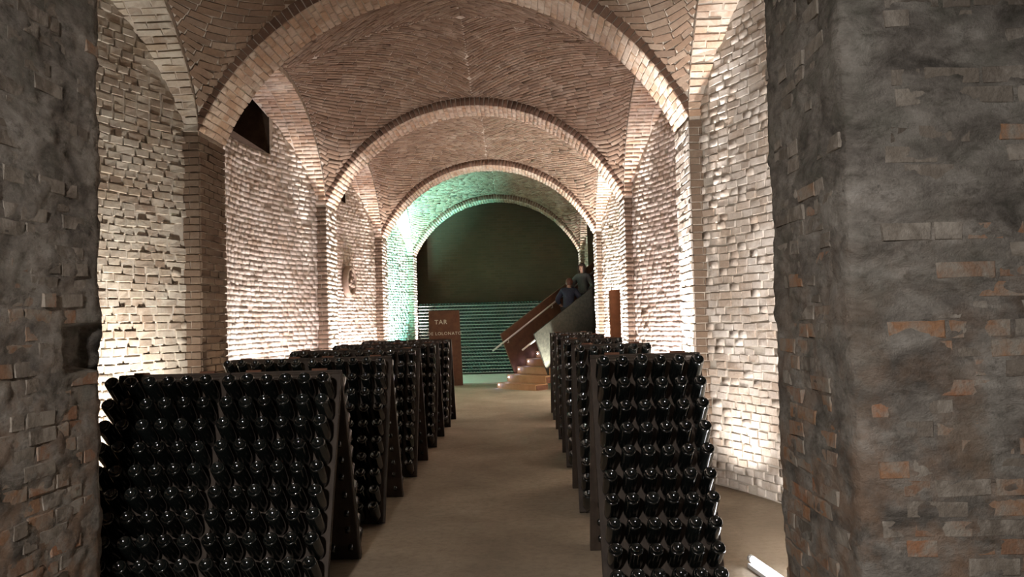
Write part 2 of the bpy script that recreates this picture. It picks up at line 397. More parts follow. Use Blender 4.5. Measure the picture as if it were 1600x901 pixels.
def bay_wall(k, s):
    yc = BAYS[k]; y0, y1 = (yc-HY, yc+HY)
    if k == 0: y0 = 4.2
    n = 66; ys = np.linspace(y0-.05, y1+.05, n+1); mb = MB(); nz = 70; ZT = 5.35
    for y in ys:
        for j in range(nz+1): mb.v.append((wall_x(s, y, yc), y, ZT*j/nz))
    for i in range(n):
        for j in range(nz):
            ym = (ys[i]+ys[i+1])/2; zm = ZT*(j+.5)/nz
            if hole(k, s, ym, zm) or zm > arch_w(ym, yc)+.12: continue
            a = i*(nz+1)+j; q = (a, a+nz+1, a+nz+2, a+1); mb.f.append(q if s < 0 else q[::-1])
    wl = mb.build('wall_'+SIDE[s], M_MORT)
    tag(wl, '%s %s niche wall of limewashed brick between the piers' % (ORD[k], SIDE[s]), kind='structure')
    B = Bricks(); row = 0; z = .05
    while z < ZT:
        Hh = .076; y = y0+random.uniform(-.2, 0)
        while y < y1:
            Lb = (.135 if random.random() < .85 else .22)*random.uniform(.86, 1.12); ym = y+Lb/2
            if ym+Lb/2 < y1+.09 and ym-Lb/2 > y0-.06:
                zz = z+random.gauss(0, .004)
                if zz+.03 < arch_w(ym, yc) and not hole(k, s, ym-Lb/2, zz) and not hole(k, s, ym+Lb/2, zz) and random.random() > .006:
                    nn = wall_n(s, ym, yc); p = np.array([wall_x(s, ym, yc), ym, zz])+nn*(.016 if k == 0 else .010)
                    B.add(p, (nn[1], -nn[0], 0), nn, Lb-.012, Hh-.012)
            y += Lb+.004
        z += Hh; row += 1
    box = {(0, 1): (1098, -5, 1215, 790), (0, -1): (140, -5, 320, 590)}.get((k, s))
    B.emit(wl, M_WALL if s > 0 else M_WALLL if k == 0 else M_WALL, box, 300, 8, .005 if k == 0 else .003)
    if (k, s) in WIN:
        a, b, z0 = WIN[(k, s)]; mw = MB(); xo = WLX-SAG-.42; xi = lambda y: wall_x(s, y, yc)-.01
        A, Bq = yc+a, yc+b
        mw.add([(xi(A), A, z0), (xi(Bq), Bq, z0), (xo, Bq, z0), (xo, A, z0)], [(0, 1, 2, 3)])
        for yy in (A, Bq): mw.add([(xi(yy), yy, z0), (xo, yy, z0), (xo, yy, 5.3), (xi(yy), yy, 5.3)], [(0, 1, 2, 3)])
        mw.add([(xo, A, z0), (xo, Bq, z0), (xo, Bq, 5.35), (xo, A, 5.35)], [(0, 1, 2, 3)])
        wo = mw.build('window_%d' % k, M_SHAFT); tag(wo, 'lunette opening with deep shade painted inside, high in the %s left niche' % ORD[k], kind='structure')
    return wl
for k in range(4):
    for s in (1, -1): bay_wall(k, s)

# ------------------------------------------------------------------ wall arches (bands over the niches)
def wall_arch(k, s):
    yc = BAYS[k]; X0 = XB if s > 0 else XA
    pts = [yc-HY*math.cos(math.pi*i/64) for i in range(65)]
    cur = [(y, arch_w(y, yc)) for y in pts]; mb = MB(); T = .085
    for i in range(64):
        (ya, za), (yb, zb) = cur[i], cur[i+1]; xa, xb = wall_x(s, ya, yc)+s*.03, wall_x(s, yb, yc)+s*.03
        e = X0+s*.004
        v = [(e, ya, za), (xa, ya, za), (xb, yb, zb), (e, yb, zb), (e, ya, za+T), (e, yb, zb+T)]
        mb.add(v, [(0, 1, 2, 3), (0, 3, 5, 4)])
    o = mb.build('trim_wall_arch', M_MORTV)
    tag(o, '%s %s brick arch band over the niche wall' % (ORD[k], SIDE[s]), kind='structure')
    B = Bricks(); seg = 0
    # walk along the curve
    P = np.array(cur); d = np.r_[0, np.cumsum(np.hypot(*(P[1:]-P[:-1]).T))]; q = .03
    while q < d[-1]:
        y = np.interp(q, d, P[:, 0]); z = np.interp(q, d, P[:, 1]); y2 = np.interp(q+.01, d, P[:, 0]); z2 = np.interp(q+.01, d, P[:, 1])
        y1 = np.interp(q-.01, d, P[:, 0]); z1 = np.interp(q-.01, d, P[:, 1])
        tt = np.array([0, y2-y1, z2-z1]); tt /= np.linalg.norm(tt); nn = np.array([0, tt[2], -tt[1]])
        xw = wall_x(s, y, yc); x = X0; c = 0
        while s*(xw-x) > .04:
            Lb = min(.25 if (seg+c) % 2 else .13, s*(xw-x)+.02)
            B.add(np.array([x+s*Lb/2, y, z])+nn*.012, (1, 0, 0), nn, Lb-.012, .064, .10)
            x += s*Lb; c += 1
        q += .076; seg += 1
    box = {(0, 1): (1060, -5, 1150, 220), (0, -1): (180, -5, 320, 240)}.get((k, s))
    B.emit(o, M_RIB if s > 0 or k else M_WALLL, box, 300, 8, .004)
for k in range(4):
    for s in (1, -1): wall_arch(k, s)

# ------------------------------------------------------------------ transverse arches and pilasters
FACE = .14
def rib(r):
    yc = RIBS[r]; tm = math.asin(HX/RA); zc = ZC-RA; n = 72; mb = MB(); y0, y1 = yc-RIBD+.01, yc+RIBD-.01
    for i in range(n):
        a, b = -tm+2*tm*i/n, -tm+2*tm*(i+1)/n
        def p(t, rr, y): return (XC+rr*math.sin(t), y, zc+rr*math.cos(t))
        mb.add([p(a, RA, y0), p(b, RA, y0), p(b, RA, y1), p(a, RA, y1), p(a, RA+FACE+.2, y0), p(b, RA+FACE+.2, y0), p(a, RA+FACE+.2, y1), p(b, RA+FACE+.2, y1)],
               [(0, 1, 2, 3), (1, 0, 4, 5), (3, 2, 7, 6)])
    o = mb.build('trim_vault_arch', M_MORTV)
    tag(o, '%s transverse brick arch carrying the vault' % ['', 'nearest', 'second', 'third', 'farthest'][r], kind='structure')
    B = Bricks(); m = int(2*tm*RA/.077); row = 0
    for i in range(m):
        t = -tm+2*tm*(i+.5)/m; nn = np.array([-math.sin(t), 0, -math.cos(t)]); base = np.array([XC+RA*math.sin(t), 0, zc+RA*math.cos(t)])
        lens = [.24, .24, .24] if i % 2 else [.12, .24, .24, .12]
        y = yc-RIBD
        for Lb in lens:
            B.add(base+np.array([0, y+Lb/2, 0])+nn*.012, (0, 1, 0), nn, Lb-.010, .066, .06); y += Lb
    B.emit(o, M_RIB, (300, -60, 1090, 240) if r == 1 else None, 200, 9, .003)
    B = Bricks()
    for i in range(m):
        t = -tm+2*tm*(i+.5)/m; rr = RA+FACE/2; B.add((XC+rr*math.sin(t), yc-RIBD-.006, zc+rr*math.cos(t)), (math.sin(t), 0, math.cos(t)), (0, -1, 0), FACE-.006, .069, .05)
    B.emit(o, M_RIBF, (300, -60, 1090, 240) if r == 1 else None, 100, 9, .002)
    # pilasters
    for s in (1, -1):
        X0 = XB if s > 0 else XA; X1 = X0+s*.26; pm = MB()
        pm.box(((X0+X1)/2+s*.006, yc, (ZS)/2), (abs(X1-X0)-.008, 2*RIBD-.012, ZS+.02))
        po = pm.build('trim_pilaster', M_MORTV)
        tag(po, '%s %s brick pilaster under the vault arch' % (['', 'nearest', 'second', 'third', 'farthest'][r], SIDE[s]), kind='structure')
        B = Bricks(); B2 = Bricks(); z = .04; row = 0
        while z < ZS:
            y = yc-RIBD; lens = [.24, .24, .24] if row % 2 else [.12, .24, .24, .12]
            for Lb in lens:
                B2.add((X0-s*.012, y+Lb/2, z), (0, 1, 0), (-s, 0, 0), Lb-.010, .064); y += Lb
            Lb = .2 if row % 2 else .10
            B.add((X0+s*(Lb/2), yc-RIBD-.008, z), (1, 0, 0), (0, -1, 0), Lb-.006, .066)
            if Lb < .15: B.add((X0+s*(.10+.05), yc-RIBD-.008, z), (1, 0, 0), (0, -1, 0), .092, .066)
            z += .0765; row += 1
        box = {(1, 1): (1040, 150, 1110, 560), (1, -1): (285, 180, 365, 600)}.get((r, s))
        B.emit(po, M_PIL, box, 150, 8, .003); B2.emit(po, M_PIL if (r, s) == (1, -1) else M_WALL, box, 150, 8, .004)  # corridor faces under strong uplights get paler brick, light put into colour
for r in range(1, 5): rib(r)

# ------------------------------------------------------------------ vaults
R1, R2, PP = ZC+FACE-ZS, 1.52+.085, 2.4
def vault_z(x, y, yc):
    a = max(0, arch_t(x)-ZS+FACE); b = max(0, arch_w(y, yc)-ZS+.085)
    # keep the boundary curves exact: corner heights belong to the edges
    return ZS+(a**PP+b**PP)**(1/PP)
def vault(k):
    yc = BAYS[k]; mb = MB(); nx, ny = 56, 48
    xs = [XC-HX*math.cos(math.pi*i/nx)*1.0 for i in range(nx+1)]; ys = [yc-HY*math.cos(math.pi*j/ny) for j in range(ny+1)]
    for y in ys:
        for x in xs: mb.v.append((x, y, vault_z(x, y, yc)+.004))
    for j in range(ny):
        for i in range(nx):
            a = j*(nx+1)+i; mb.f.append((a, a+nx+1, a+nx+2, a+1))
    o = mb.build('ceiling', M_MORTV, smooth=True)
    tag(o, '%s bay of the domed brick vault' % ORD[k], kind='structure')
    B = Bricks()
    def P(a, b, sx, sy): 
        x = XC+sx*(HX-a); y = yc+sy*(HY-b); return np.array([x, y, vault_z(x, y, yc)])
    for sx in (1, -1):
        for sy in (1, -1):
            q = .06; row = 0
            while q < HX+HY-.05:
                lo, hi = max(0, q-HY), min(q, HX)           # a range
                if hi-lo > .05:
                    aa = np.linspace(lo, hi, 24); pts = np.array([P(a, q-a, sx, sy) for a in aa])
                    d = np.r_[0, np.cumsum(np.linalg.norm(pts[1:]-pts[:-1], axis=1))]
                    am = (lo+hi)/2; g = np.linalg.norm(P(min(HX, am+.01), min(HY, q-am+.01), sx, sy)-P(am, q-am, sx, sy))/.02
                    dq = .078/max(g, .3); dq = min(dq, .075)
                    pos = random.uniform(-.2, 0)
                    while pos < d[-1]:
                        Lb = .25*random.uniform(.85, 1.1); c0, c1 = max(0, pos), min(d[-1], pos+Lb)
                        if c1-c0 > .05:
                            a0 = np.interp((c0+c1)/2, d, aa); b0 = q-a0
                            e = .012; a_, b_ = min(max(a0, e), HX-e), min(max(b0, e), HY-e)
                            pc = P(a_, b_, sx, sy); du = P(a_+e, b_-e, sx, sy)-P(a_-e, b_+e, sx, sy); dv = P(a_+e, b_+e, sx, sy)-P(a_-e, b_-e, sx, sy)
                            nn = np.cross(du, dv); nn /= np.linalg.norm(nn)
                            if nn[2] > 0: nn = -nn
                            hh = np.linalg.norm(dv)/(4*e)*dq
                            B.add(pc+nn*.010, du, nn, c1-c0-.014, max(.02, min(.11, hh*2*.5)-.011), .035)
                        pos += Lb
                    q += dq; row += 1
                else: q += .03
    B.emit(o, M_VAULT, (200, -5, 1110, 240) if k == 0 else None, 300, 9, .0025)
for k in range(4): vault(k)

# far end: short barrel and end wall behind the last arch
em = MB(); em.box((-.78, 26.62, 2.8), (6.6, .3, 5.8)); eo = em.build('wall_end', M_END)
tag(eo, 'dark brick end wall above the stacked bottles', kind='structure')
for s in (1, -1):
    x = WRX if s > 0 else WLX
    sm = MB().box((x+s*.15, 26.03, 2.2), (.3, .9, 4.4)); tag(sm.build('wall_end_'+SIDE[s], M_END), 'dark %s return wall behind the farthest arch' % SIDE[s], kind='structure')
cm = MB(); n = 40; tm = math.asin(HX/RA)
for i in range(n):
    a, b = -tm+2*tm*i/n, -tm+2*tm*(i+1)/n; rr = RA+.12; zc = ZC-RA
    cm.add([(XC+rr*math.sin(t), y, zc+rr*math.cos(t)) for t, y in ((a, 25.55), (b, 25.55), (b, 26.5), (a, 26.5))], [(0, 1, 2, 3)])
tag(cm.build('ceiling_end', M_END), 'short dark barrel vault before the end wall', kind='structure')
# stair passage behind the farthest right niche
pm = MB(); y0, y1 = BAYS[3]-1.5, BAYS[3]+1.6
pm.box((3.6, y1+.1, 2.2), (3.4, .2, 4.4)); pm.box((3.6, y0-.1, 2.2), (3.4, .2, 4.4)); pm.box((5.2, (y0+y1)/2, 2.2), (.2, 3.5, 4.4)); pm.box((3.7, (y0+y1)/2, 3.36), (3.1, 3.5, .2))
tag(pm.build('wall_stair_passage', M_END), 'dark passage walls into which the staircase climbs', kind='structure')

# ------------------------------------------------------------------ near piers (crumbling plaster over brick)
def fbm(p, s, o=4): return mnoise.fractal(Vector(p)*s, 1.0, 2.0, o)
def pier_d(P): return .016*fbm((P[0], P[1], P[2]*1.4), 2.6, 6)+.009*fbm((P[0], P[1], P[2]*1.8), 9, 4)
def pier(s):
    X0 = 1.365 if s > 0 else -2.345; Y0, Y1 = 3.5, 4.6; XE = 3.6 if s > 0 else -4.6; ZT = 3.95
    putlog = (4.20, 4.58, 1.50, 1.73) if s < 0 else None
    mb = MB(); step = .022
    # unrolled strip: front face (x from XE to X0), inner face (y from Y0 to Y1), back return
    path = []
    for i in range(int(abs(XE-X0)/step)+1): path.append((XE+(X0-XE)*i/int(abs(XE-X0)/step), Y0, 'f'))
    ni = int((Y1-Y0)/step)
    for i in range(1, ni+1): path.append((X0, Y0+(Y1-Y0)*i/ni, 'i'))
    for i in range(1, 12): path.append((X0+s*.06*i, Y1, 'b'))
    nz = int(ZT/step)
    for x, y, f in path:
        for j in range(nz+1):
            z = ZT*j/nz; P = (x, y, z)
            d = pier_d(P)
            edge = .02*fbm((5, y if f != 'f' else 3, z), 4.5, 4)
            n = Vector((0, -1, 0)) if f == 'f' else Vector((-s, 0, 0)) if f == 'i' else Vector((0, 1, 0))
            # soften the two vertical edges
            k = 0
            if f == 'f' and abs(x-X0) < .05: n = (n+Vector((-s, 0, 0))*(1-abs(x-X0)/.05)).normalized(); k = -.018*(1-abs(x-X0)/.05)
            if f == 'i' and y-Y0 < .05: n = (n+Vector((0, -1, 0))*(1-(y-Y0)/.05)).normalized(); k = -.018*(1-(y-Y0)/.05)
            if f == 'i' and Y1-y < .07: k = -.02*(1-(Y1-y)/.07)+edge*.8*(1-(Y1-y)/.07)
            if putlog and f == 'i' and putlog[0] < y < putlog[1] and putlog[2] < z < putlog[3]: d -= .11
            q = Vector(P)+n*(d+k); mb.v.append(q)
    for i in range(len(path)-1):
        for j in range(nz):
            a = i*(nz+1)+j; q = (a, a+nz+1, a+nz+2, a+1); mb.f.append(q if s < 0 else q[::-1])
    o = mb.build('wall_near_'+SIDE[s], M_PLAS, smooth=True)
    tag(o, 'crumbling plastered brick pier at the %s edge of the picture' % SIDE[s], kind='structure')
    B = Bricks(); B2 = Bricks(); z = .05; row = 0
    for face in ('i', 'f'):
        z = .05; row = 0
        while z < ZT-.1:
            q = (Y0+.03 if face == 'i' else 0)+random.uniform(-.1, 0)
            end = Y1-.04 if face == 'i' else abs(XE-X0)-.3
            while q < end:
                Lb = (.25 if (row+int(q*9)) % 3 else .125)*random.uniform(.85, 1.1); qm = q+Lb/2
                if q > (Y0+.02 if face == 'i' else .03) and q+Lb < end:
                    P = (X0, qm, z) if face == 'i' else (X0+s*qm, Y0, z)
                    d = pier_d(P)
                    n = (-s, 0, 0) if face == 'i' else (0, -1, 0); t = (0, 1, 0) if face == 'i' else (1, 0, 0)
                    low = max(0, min(1, (2.5-z)/1.3)); pr = .50+.48*low+.9*fbm((P[0]*1.0+3, P[1], z), 1.6, 3)*(.5+.5*low)
                    inh = putlog and face == 'i' and putlog[0]-.12 < qm < putlog[1]+.12 and putlog[2]-.03 < z < putlog[3]+.03
                    if random.random() < pr and not inh:
                        (B if random.random() < .03+.62*low else B2).add(np.array(P)+np.array(n)*(d+random.uniform(-.004, .004)), t, n, Lb-.012, .070, .05)
                q += Lb+.006
            z += .082; row += 1
    B.emit(o, M_PIER, (-20, -5, 1620, 905), 160, 9, .002); B2.emit(o, M_PIERG, (-20, -5, 1620, 905), 140, 9, .002)
for s in (1, -1): pier(s)

# ------------------------------------------------------------------ bottles
_pun = [(.034*q/7, .0194-(.04-math.sqrt(.0016-(.034*q/7)**2))) for q in range(8)]
PROF = _pun+[(.0362, -.0012), (.0385, -.0004), (.0412, .002), (.0432, .007), (.0445, .014), (.0445, .09), (.0445, .158), (.0415, .182), (.033, .210), (.022, .238), (.0165, .262), (.0175, .266), (.0175, .286), (.012, .290), (0, .290)]
bm_hi = MB().lathe(PROF, 20); BOTTLE = mesh('bottle', bm_hi.v, bm_hi.f, True); BOTTLE.materials.append(M_GLASS)
LOWP = [(.034*q/3, .0194-(.04-math.sqrt(.0016-(.034*q/3)**2))) for q in range(4)]+[(.0375, -.001), (.0445, .012), (.0445, .158), (.036, .20), (.0175, .25), (.0175, .290), (0, .290)]
bl = MB().lathe(LOWP, 10); LV = np.array([tuple(v) for v in bl.v]); LF = bl.f
TH = math.radians(42)
def bottle_matrix(cx, cy, cz, back=False, world=Matrix()):
    # local +Z of the bottle runs from base to neck
    th = TH+random.gauss(0, .022); sg = -1 if back else 1
    d = Vector((random.gauss(0, .02), sg*math.cos(th), -math.sin(th))).normalized()
    M = d.to_track_quat('Z', 'Y').to_matrix().to_4x4() @ Matrix.Rotation(random.uniform(0, 6.28), 4, 'Z')
    M.translation = Vector((cx, cy, cz))-d*random.gauss(0, .006)
    return world @ M
rest_v, rest_f = [], []
def add_rest(M):
    n = sum(len(v) for v in rest_v); A = np.array(M); W = LV @ A[:3, :3].T+A[:3, 3]; rest_v.append(W)
    rest_f.extend([tuple(i+n for i in f) for f in LF])
HR, SP, PW = 1.42, .55, .745
NR, NCOL = 10, 6
ordn = ['first', 'second', 'third', 'fourth', 'fifth', 'sixth', 'seventh', 'eighth', 'ninth', 'tenth', 'eleventh', 'twelfth']
def panel_mesh(sg):
    th = math.atan2(SP, HR); L = math.hypot(SP, HR); M = Matrix.Rotation(sg*th, 4, 'X')
    mb = MB(); mb.box((0, 0, 0), (PW-.012, .028, L-.01), ch=.004)
    v = [M @ (Vector(p)+Vector((0, 0, -L/2))) for p in mb.v]; v = [(p[0], p[1]+sg*-.018+0, p[2]+HR) for p in v]
    st = MB()
    for sx in (-1, 1): pass
    return mesh('panel', v, mb.f), M, L
PANELS = {}
for sg in (1, -1):
    me, M, L = panel_mesh(-sg if False else sg)
    me.materials.append(M_RACK); PANELS[sg] = me
def part_box(name, sg, c, d, mat, ch=.004):
    th = math.atan2(SP, HR); L = math.hypot(SP, HR); M = Matrix.Rotation(sg*th, 4, 'X'); mb = MB().box((0, 0, 0), d, ch=ch)
    v = [M @ (Vector(p)+Vector(c)) for p in mb.v]; v = [(p[0], p[1]-sg*.018, p[2]+HR) for p in v]
    me = mesh(name, v, mb.f); me.materials.append(mat); return me
# rotation +th about X swings the lower end towards -y?  (0,0,-L) -> y = +sin(th)*L for +th; so the front panel (towards -y) uses -th
FRONT, BACK = -1, 1
SLEN = math.hypot(SP, HR)
STILE = {sg: [part_box('stile', sg, (sx*(PW/2-.035), sg*.022, -SLEN/2), (.058, .020, SLEN-.012), M_RACK) for sx in (-1, 1)] for sg in (1, -1)}
TOPR = {sg: part_box('top_rail', sg, (0, sg*.020, -.028), (PW-.13, .016, .05), M_RACK) for sg in (1, -1)}
hm = MB(); 
hm.tube([(-.05, 0, HR+.006), (.05, 0, HR+.006)], .012, 8)
HINGE = mesh('hinge', hm.v, hm.f); HINGE.materials.append(M_RUST)
def rack(cx, cy, label, group, indiv, side_word, rk, col0, ncols):
    root = empty('riddling_rack', (cx, cy, 0)); tag(root, label, 'wine rack', group)
    hs = 1.39/HR if side_word == 'left' else 1.44/HR; root.scale = (1, 1, hs)
    for sg, nm in ((FRONT, 'front_panel'), (BACK, 'back_panel')):
        p = new_obj(nm, PANELS[sg], root)
        for me in STILE[sg]: new_obj('stile', me, p)
        new_obj('top_rail', TOPR[sg], p)
    for sx in (-.22, .22): new_obj('hinge', HINGE, root).location = (sx, 0, 0)
    for back in (False, True):
        sgy = 1 if back else -1
        for r in range(NR):
            pz = HR+.0-.1333*r; hz = pz-.245*math.sin(TH); py = sgy*(SP*(HR-hz)/HR+.245*math.cos(TH)+.01)
            for c in range(NCOL):
                px = (c-(NCOL-1)/2)*.1205
                M = bottle_matrix(cx+px, cy+py, pz*hs-(.058 if back else .022)-(.02 if back and hs > 1 else 0), back)
                if indiv and not back:
                    o = bpy.data.objects.new('wine_bottle', BOTTLE); COL.objects.link(o); o.matrix_world = M
                    tag(o, 'dark glass bottle, %s row from top, %s column from left, %s' % (ordn[r], ordn[c+col0], indiv), 'bottle', 'bottles in the '+indiv)
                else: add_rest(M)
YL = [5.533+2.087*i for i in range(5)]; YR = [5.611+2.217*i for i in range(5)]
for i in range(5):
    for j, cx in ((0, -1.2186-PW*1.5-.004), (1, -1.2186-PW/2)):
        which = ['left', 'right'][j]
        ind = {0: 'nearest left rack', 1: 'second left rack'}.get(i)
        rack(cx, YL[i], 'dark wooden A-shaped bottle rack, %s half of the %s rack in the left row' % (which, ['nearest', 'second', 'third', 'fourth', 'farthest'][i]),
             'bottle racks in the left row', ind, 'left', i, 6*j, 12)
for i in range(5):
    rack(.80, YR[i], 'dark wooden A-shaped bottle rack, %s in the right row' % ['nearest', 'second', 'third', 'fourth', 'farthest'][i],
         'bottle racks in the right row', 'nearest right rack' if i == 0 else None, 'right', i, 0, 6)
ro = new_obj('wine_bottle_rows', mesh('wine_bottle_rows', np.concatenate(rest_v), rest_f, True), None, M_GLASS)
tag(ro, 'dark glass bottles filling the farther racks of both rows', 'bottles', kind='stuff')

# ------------------------------------------------------------------ wall of stacked bottles at the far end
BY = 25.74; pitch = .098; NROW = 21; BX0, BX1 = -3.27, 1.68; BZ0 = .10
fr = empty('bottle_stack_frame', (XC, BY+.15, .04)); tag(fr, 'pale laths and posts holding the stacked bottles at the far end', 'rack')
LATHM = MB().box((0, 0, 0), (BX1-BX0, .30, .016), ch=.003); lme = mesh('lath', LATHM.v, LATHM.f); lme.materials.append(M_LATH)
for r in range(NROW+1):
    o = new_obj('lath', lme, fr); o.location = (0, -.18, BZ0-.04+r*pitch-.004)
for x in (BX0+.02, BX1-.02):
    o = MB().box((x-XC, .16, 1.1), (.05, .05, 2.2), ch=.004).build('post', M_LATH, fr)
sm = bpy.data.meshes.new('tmp'); small = MB().lathe(LOWP, 12); SMALL = mesh('stacked_bottle', small.v, small.f, True); SMALL.materials.append(M_GLASSG)
ORDX = ordn+['thirteenth', 'fourteenth', 'fifteenth', 'sixteenth', 'seventeenth', 'eighteenth', 'nineteenth', 'twentieth']
sv, sf = [], []; cnt = 0; ncol = int((BX1-BX0)/.094)
for r in range(NROW+1):
    for c in range(ncol):
        x = BX0+.05+.094*c+(.047 if r % 2 else 0); z = BZ0+.004+.0445+r*pitch
        M = Matrix.Translation((x, BY-.16+random.gauss(0, .006), z)) @ Matrix.Rotation(-math.pi/2, 4, 'X')
        kcol = int((x+1.93)/.094)
        if cnt < 300 and r < 19 and -1.93 < x < -.42:
            o = bpy.data.objects.new('stacked_bottle', SMALL); COL.objects.link(o); o.matrix_world = M; cnt += 1
            tag(o, 'small green bottle, %s lath row from below, %s right of the rusted sign' % (ORDX[r], ORDX[kcol]), 'bottle', 'stacked bottles between sign and staircase')
        else:
            A = np.array(M); n = sum(len(v) for v in sv); sv.append(LV @ A[:3, :3].T+A[:3, 3]); sf.extend([tuple(i+n for i in f) for f in LF])
so = new_obj('stacked_bottle_wall', mesh('stacked_bottle_wall', np.concatenate(sv), sf, True), None, M_GLASSG)
tag(so, 'dark green bottles stacked on laths across the far end', 'bottles', kind='stuff')

# ------------------------------------------------------------------ rusted steel signs
def text_mesh(s, size, ext):
    c = bpy.data.curves.new('letters', 'FONT'); c.body = s; c.size = size; c.extrude = ext; c.align_x = 'CENTER'; c.align_y = 'CENTER'; c.resolution_u = 3; c.space_character = 1.15
    t = bpy.data.objects.new('tmp_text', c); COL.objects.link(t); bpy.context.view_layer.update()
    me = bpy.data.meshes.new_from_object(t.evaluated_get(bpy.context.evaluated_depsgraph_get())); bpy.data.objects.remove(t); return me
sg = empty('rusted_sign', (-2.11, 21.9, 0)); tag(sg, 'tall rusted steel sign with letters painted pale like lit cut-outs before the stacked bottles', 'sign')
pm = MB(); poly = [(-.425, 0), (.455, 0), (.40, 1.97), (-.405, 1.97)]
v = [(p[0], y, p[1]) for y in (-.03, .03) for p in poly]
pm.add(v, [(0, 1, 2, 3), (7, 6, 5, 4), (0, 4, 5, 1), (1, 5, 6, 2), (2, 6, 7, 3), (3, 7, 4, 0)]); pm.build('plate', M_RUST, sg)
for body, size, x, z in (('TAR', .165, -.09, 1.665), ('DE LOLONATO', .115, .0, 1.365)):
    me = text_mesh(body, size, .004); me.materials.append(M_LETTER); o = new_obj('lettering', me, sg); o.location = (x, -.034, z); o.rotation_euler = (math.pi/2, 0, 0)
rs = empty('rusted_pillar_sign', (1.735, 15.95, 0)); tag(rs, 'narrow orange rusted steel pillar standing by the right wall', 'sign')
MB().box((0, 0, 1.1), (.19, .24, 2.2), ch=.004).build('casing', M_RUST2, rs)
MB().box((0, 0, .012), (.30, .34, .024), ch=.003).build('base_plate', M_RUST, rs)
MB().tube([(-.05, .02, 2.2), (-.05, .02, 2.40)], .006, 6).build('rod', M_DARK, rs)

# ------------------------------------------------------------------ carved medallion on the left wall
yc = BAYS[2]; my = 18.2; mx = wall_x(-1, my, yc); nn = wall_n(-1, my, yc)
md = empty('carved_medallion', (mx+nn[0]*.035, my+nn[1]*.035, 2.62)); tag(md, 'oval carved stone medallion hanging on the third left niche wall', 'wall carving')
md.rotation_euler = (0, 0, math.atan2(nn[1], nn[0]))
MX = Matrix.Rotation(math.pi/2, 4, 'Y'); sc = Matrix.Diagonal((1.45, 1, 1, 1))
MB().lathe([(0, .02), (.19, .02), (.2, .05), (.0, .07)], 24, MX @ sc).build('backplate', M_STONE, md, True)
MB().lathe([(.17, .04), (.175, .10), (.20, .13), (.235, .10), (.24, .0), (.17, .0)], 24, MX @ sc).build('rim', M_STONE, md, True)
rl = MB()
for k in range(9):
    a = k*.7; rr = .11*(k % 3)/2
    rl.lathe([(0, .15-.01*(k % 3)), (.03, .14), (.05, .11), (.06, .05)], 8, Matrix.Translation((0, rr*math.cos(a), 1.4*rr*math.sin(a))) @ MX)
rl.build('relief', M_STONE, md, True)

# ------------------------------------------------------------------ neon tube on the floor by the right niche
tb = empty('floor_tube_lamp', (1.50, 5.2, 0)); tag(tb, 'glowing white tube lamp lying on the floor by the right pier', 'lamp')
p0, p1 = Vector((-.028, .44, .06)), Vector((.10, -.50, .06))
MB().tube([p0, p1], .020, 12).build('tube', M_TUBE, tb, True)
dr = (p1-p0).normalized()
for p in (p0, p1): MB().tube([p-dr*.02, p+dr*.02], .024, 12).build('end_cap', M_FIX, tb, True)
MB().box(((p0+p1)/2-Vector((0, 0, .043))), (.06, (p1-p0).length, .03), Matrix.Rotation(math.atan2(-dr.x, dr.y), 3, 'Z'), .003).build('batten', M_FIX, tb)

# ------------------------------------------------------------------ staircase
SA = Vector((.7507, .6606, 0)); SB = Vector((.6606, -.7507, 0)); S0 = Vector((-.72, 20.72, 0)); SW = 1.42; RISE, RUN = .18, .33
stair = empty('staircase', S0); tag(stair, 'rusted steel staircase with honey wood steps climbing through the right wall', 'staircase')
stair.rotation_euler = (0, 0, math.atan2(SA.y, SA.x))       # local x climbs, local y is -SB (away from us)
# local frame: x = along climb, y = left of climb (away), so width runs to -y
NST = 14
for i in range(NST):
    z1 = .14+RISE*i; z0 = max(0.0, z1-.17); x0 = RUN*i; wd = SW if i < 3 else 1.16
    poly = [(x0+.40, 0), (x0, 0)]
    bl_ = .10 if i < 3 else .06
    for k in range(1, 10): poly.append((x0-bl_*math.sin(math.pi*k/10), -wd*k/10))
    poly += [(x0, -wd), (x0+.40, -wd)]
    st = MB().prism(poly[::-1], z0, z1).build('step', M_STEP, stair)
    if i < 3: MB().box((x0+.2, -wd-.008, (z0+z1)/2-.006), (.36, .016, z1-z0-.03), ch=.003).build('end_panel', M_RUST, st)
    if i < 8:
        MB().lathe([(0, .010), (.012, .010), (.015, 0)], 10, Matrix.Translation((x0-.028, -.10, (z0+z1)/2+.02)) @ Matrix.Rotation(-math.pi/2, 4, 'Y')).build('step_light', M_LED, st)
T_END = 4.6
def parapet(y, name, mat, t0=.17):
    # cut-off lower end, sloping top and bottom edges
    top = lambda t: 1.33+.552*(t-.17)
    poly = [(.17, 1.33), (.66, .18), (.66+.25, .18), (T_END, .18+.552*(T_END-.9)), (T_END, top(T_END))]
    v = [(p[0], y+d, p[1]) for d in (-.02, .02) for p in poly]; n = 5
    f = [tuple(range(n)), tuple(range(n, 2*n))[::-1]]+[(k, n+k, n+(k+1) % n, (k+1) % n) for k in range(n)]
    return MB().add(v, f).build(name, mat, stair)
parapet(.03, 'parapet_panel', M_RUST)
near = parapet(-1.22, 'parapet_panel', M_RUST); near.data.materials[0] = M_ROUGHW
near['label'] = 'rough pale rendered outer side of the stair'
def rail(y, z0, off, name):
    sl = .553; r = MB().tube([(-.15, y, z0), (3.9, y, z0+sl*4.05)], .022, 10).build('handrail', M_STEEL, stair, True)
    for t in (.35, 1.9, 3.3):
        z = z0+sl*(t+.15); MB().tube([(t, y, z-.01), (t+.02, y, z-.09), (t+.02, y+off, z-.10)], .010, 6).build('bracket', M_STEEL, r)
rail(-.05, .93, .07, 'far'); rail(-1.16, .96, -.05, 'near')
